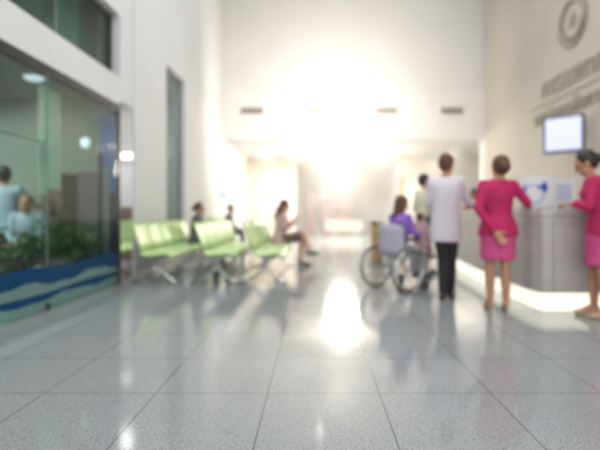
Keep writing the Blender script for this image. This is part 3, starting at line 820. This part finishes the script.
b = NB(); box(b, -.25, .25, -.06, .06, 0, .1, .01); fin('shade', b, M['lampw'], lp)
for sx in (-.15, .15): fin('hanging_rod', tube(NB(), [(sx, 0, .1), (sx, 0, 2.2)], .008, 6), M['steel'], lp)
# cabinet in passage
cb = thing('passage_cabinet', 'white cabinet with dark brown base in the passage', 'cabinet', (-4.5, 10.6, 0))
b = NB(); box(b, -.5, .5, -.25, .25, 1.18, 2.05, .01); fin('cabinet_top', b, M['boardw'], cb)
b = NB(); box(b, -.5, .5, -.25, .25, .0, 1.18, .01); fin('cabinet_base', b, M['brown'], cb)
# gallery blinds
bl0 = None
for i, (y, m_, lab) in enumerate([(6.05, 'mint', 'pale mint blind panel behind the upper gallery glass'), (5.25, 'shopwall', 'grey-green blind panel left of the mint one in the gallery'), (6.62, 'shopwall', 'grey-green blind panel nearest the dark gallery corner')]):
    t = thing('blind', lab, 'blind', (XL - .35, y, 3.08), 0, 'gallery blinds')
    b = NB(); box(b, -.01, .01, -.27, .27, 0.0, 1.1); fin('fabric', b, M[m_], t)
    b = NB(); tube(b, [(0, -.28, 1.12), (0, .28, 1.12)], .025, 8); fin('roller', b, M['steel'], t)

# plants in the shop window
def plant(x, y, lab, hgt=.5, lf='leaf', n=70, seed=1, flowers=0, potr=.17, poth=.42):
    rnd = random.Random(seed)
    t = thing('potted_plant', lab, 'plant', (x, y, 0), 0, 'potted plants behind the shop glass')
    b = NB(); lathe(b, [(potr * .7, 0), (potr * .8, .02), (potr, poth * .7), (potr * 1.02, poth), (potr * .92, poth), (potr * .9, poth - .04)]); fin('pot', b, M['pot'], t, True)
    b = NB(); disc(b, (0, 0, poth - .03), (0, 0, 1), potr * .9, .02); fin('soil', b, M['soil'], t)
    b = NB(); tips = []
    for k in range(9):
        a = rnd.uniform(0, 2 * PI); l = rnd.uniform(.4, 1) * hgt; sp_ = rnd.uniform(.1, .3)
        p = [V((0, 0, poth - .03)), V((sp_ * .4 * math.cos(a), sp_ * .4 * math.sin(a), poth + l * .5)), V((sp_ * math.cos(a), sp_ * math.sin(a), poth + l))]
        tube(b, p, [.008, .006, .003], 5); tips.append(p)
    fin('stems', b, M['leaf2'], t)
    b = NB()
    for k in range(n):
        p = rnd.choice(tips); f = rnd.uniform(.15, 1); base = lerp(lerp(p[0], p[1], f), lerp(p[1], p[2], f), f)
        a = rnd.uniform(0, 2 * PI); el_ = rnd.uniform(-.3, .9); L_ = rnd.uniform(.09, .19); W_ = L_ * .3
        d = V((math.cos(a) * math.cos(el_), math.sin(a) * math.cos(el_), math.sin(el_))); u, w = frame_axes(d)
        if w.z < 0: w = -w
        q0 = b.verts.new(base); q3 = b.verts.new(base + d * L_ - w * L_ * .25)
        m1 = base + d * L_ * .45 + w * .01
        l1 = b.verts.new(m1 + u * W_); l2 = b.verts.new(m1 - u * W_); mm = b.verts.new(m1 - w * .012)
        b.faces.new((q0, l1, mm)); b.faces.new((q0, mm, l2)); b.faces.new((l1, q3, mm)); b.faces.new((mm, q3, l2))
    fin('foliage', b, M[lf], t, True)
    for k in range(flowers):
        p = rnd.choice(tips); b = NB(); c = p[2] + V((rnd.uniform(-.05, .05), rnd.uniform(-.05, .05), rnd.uniform(-.05, .03)))
        for q in range(5):
            a = 2 * PI * q / 5; ell(b, c + V((.02 * math.cos(a), .02 * math.sin(a), 0)), (.016, .016, .008), None, 8)
        fin('flower', b, M['flower'], t, True)
plant(-3.2, 4.80, 'peach-flowering plant in the shop window at the left edge', .42, 'leaf', 60, 3, 6)
plant(-3.3, 5.16, 'dark leafy plant left of the glass fin in the shop window', .5, 'leaf', 90, 5)
plant(-3.28, 5.66, 'tall dark leafy plant just right of the glass fin', .62, 'leaf', 110, 8)
plant(-3.25, 6.10, 'green plant second from the blue door in the shop window row', .55, 'leaf', 100, 11)
plant(-3.2, 6.5, 'olive-leaved plant nearest the blue door', .5, 'leaf2', 90, 17)
k_ = 0
for i, (x, y, s_, lab) in enumerate([(-2.99, 4.50, .07, 'large pale stone on the floor against the shop glass at the left'), (-2.97, 4.66, .06, 'pale stone right of the large stone against the shop glass'), (-2.99, 4.81, .05, 'smallest pale stone against the shop glass')]):
    b = NB(); ell(b, (0, 0, 0), (s_ * .9, s_ * 1.1, s_ * .8), None, 14)
    for v in b.verts: v.co *= 1 + .08 * math.sin(v.co.x * 60 + i) * math.cos(v.co.y * 50)
    o = fin('stone', b, M['stone'], None, True, (x, y, s_ * .8)); tag(o, lab, 'stone', 'stones by the shop glass')

# ------------------------------------------------------------------ things far back
def cab(name, lab, cat, px0, px1, y, z1, m, group=None, dep=.5, z0=0):
    x0 = (px0 - 314) / F * y; x1 = (px1 - 314) / F * y; w = x1 - x0
    t = thing(name, lab, cat, ((x0 + x1) / 2, y, 0), 0, group)
    b = NB(); box(b, -w / 2, w / 2, 0, dep, z0, z1, .01); fin('body', b, m, t)
    b = NB(); box(b, -w / 2 + .05, w / 2 - .05, -.02, 0, z1 * .55, z1 - .1, .004); fin('front_panel', b, M['rose'], t)
    b = NB(); box(b, -w / 2 + .02, w / 2 - .02, .03, dep - .03, 0, .06) ; fin('base', b, M['dark'], t)
    return t
cab('display_cabinet', 'leftmost of three rose-coloured cabinets far down the bright lobby', 'cabinet', 305, 315, 25, 2.3, M['terra'], 'far cabinets')
cab('display_cabinet', 'lower middle one of three rose-coloured cabinets far down the lobby', 'cabinet', 321, 331, 25, 1.75, M['terra'], 'far cabinets')
cab('display_cabinet', 'rightmost and widest of three rose-coloured cabinets far down the lobby', 'cabinet', 338, 351, 25, 2.3, M['terra'], 'far cabinets')
dk = thing('desk', 'low pale desk in front of the far rose-coloured cabinets', 'desk', (1.45, 22.5, 0))
b = NB(); box(b, -.95, .95, -.3, .3, .70, .75, .01); fin('desktop', b, M['rose'], dk)
b = NB(); box(b, -.9, .9, -.26, -.24, .15, .7); fin('front_panel', b, M['wall_cream'], dk)
for sx in (-1, 1):
    b = NB(); box(b, sx * .9 - .03, sx * .9 + .03, -.28, .28, 0, .7); fin('leg', b, M['steel'], dk)
ck = thing('wooden_stand', 'tan wooden stand on the floor just left of the wheelchair back', 'stand', (1.30, 9.5, 0))
b = NB(); box(b, -.11, .11, -.15, .15, .05, .84, .01); fin('body', b, M['tanwood'], ck)
b = NB(); box(b, -.14, .14, -.18, .18, .84, .87, .006); fin('stand_top', b, M['tanwood'], ck)
b = NB(); box(b, -.12, .12, -.16, .16, 0, .05); fin('base', b, M['brown'], ck)

# ------------------------------------------------------------------ light
wd = bpy.data.worlds.new('world'); S.world = wd; wd.use_nodes = True
wn = wd.node_tree
bg = wn.nodes['Background']; bg.inputs['Color'].default_value = (1, .985, .96, 1); bg.inputs['Strength'].default_value = 1.0
hv = wn.nodes.new('ShaderNodeVolumeScatter'); hv.inputs['Color'].default_value = (1, .96, .92, 1)
hg = wn.nodes.new('ShaderNodeNewGeometry'); hs_ = wn.nodes.new('ShaderNodeSeparateXYZ'); wn.links.new(hg.outputs['Position'], hs_.inputs[0])
hm = wn.nodes.new('ShaderNodeMapRange'); hm.interpolation_type = 'SMOOTHSTEP'
for k_, v_ in (('From Min', 5), ('From Max', 12), ('To Min', .003), ('To Max', .06)): hm.inputs[k_].default_value = v_
wn.links.new(hs_.outputs['Y'], hm.inputs['Value']); wn.links.new(hm.outputs[0], hv.inputs['Density'])
hv.inputs['Anisotropy'].default_value = 0
wn.links.new(hv.outputs[0], wn.nodes['World Output'].inputs['Volume'])
def area(name, loc, rot, sx, sy, p, col=(1, 1, 1)):
    l = bpy.data.lights.new(name, 'AREA'); l.shape = 'RECTANGLE'; l.size = sx; l.size_y = sy; l.energy = p; l.color = col
    o = bpy.data.objects.new(name, l); C.objects.link(o); o.location = loc; o.rotation_euler = rot; return o
for y in (2, 6, 10):
    area('ceiling_light', (1.2, y, 8.4), (0, 0, 0), 4.5, 2, 170, (.96, .985, 1))
area('front_fill', (1.2, -1.5, 3.6), (PI / 2, 0, 0), 8, 6.5, 330, (.95, .98, 1))  # added unseen fill behind the camera, replaces world light lost to the haze
area('entrance_fill', (1.4, 36.6, 1.7), (-PI / 2, 0, 0), 5, 3.6, 180, (1, .95, .88))  # area light added beyond the far glazing in place of world light
def down(name, x, y, z, p, col=(1, .93, .84), ang=124):
    l = bpy.data.lights.new(name, 'SPOT'); l.energy = p; l.color = col; l.spot_size = math.radians(ang); l.spot_blend = .4; l.shadow_soft_size = .1
    o = bpy.data.objects.new(name, l); C.objects.link(o); o.location = (x, y, z)
for x_ in (-1.8, .4, 2.6, 4.8):
    for y_ in (16, 18.6): down('lobby_fill', x_, y_, 3.34, 230)  # added fill spots to brighten the lobby, no fittings here
for y_ in (21.5, 25, 28.5, 32): down('corridor_fill', 1.4, y_, 3.34, 330)  # fill spots added along the corridor to lift its brightness
for x_, y_ in ((.15, 13.2), (1.0, 15.4)): area('tube_light', (x_, y_, 3.3 if y_ > 14.5 else 5.2), (0, 0, 0), .05, .6, 3, (1, .97, .92))
area('shop_light', (-4.8, 4.5, 2.7), (0, 0, 0), 1.2, 3, 135, (.95, 1, .99))
area('gallery_light', (-4.8, 4.5, 4.2), (0, 0, 0), 1.2, 3, 95, (.95, 1, .98))
area('passage_light', (-4.8, 9.5, 4.2), (0, 0, 0), 1.5, 3, 170, (1, .98, .96))
l = bpy.data.lights.new('glare_fill', 'POINT'); l.energy = 1000; l.color = (1, .88, .72); l.shadow_soft_size = .55
o = bpy.data.objects.new('glare_fill', l); C.objects.link(o); o.location = (1.06, 17.3, 2.7)  # added lamp without a fixture, imitates a lens-flare glow in the haze
l = bpy.data.lights.new('wall_glow_fill', 'SPOT'); l.energy = 1300; l.color = (1, .87, .71); l.shadow_soft_size = .16; l.spot_size = math.radians(165); l.spot_blend = .6
o = bpy.data.objects.new('wall_glow_fill', l); C.objects.link(o); o.location = (.64, 11.0, 3.4); o.rotation_euler = (math.radians(98), 0, 0)  # unseen spot added to make the warm glow on the back wall

S.view_settings.view_transform = 'Standard'; S.view_settings.look = 'None'; S.view_settings.gamma = 1
S.view_settings.exposure = 0.12
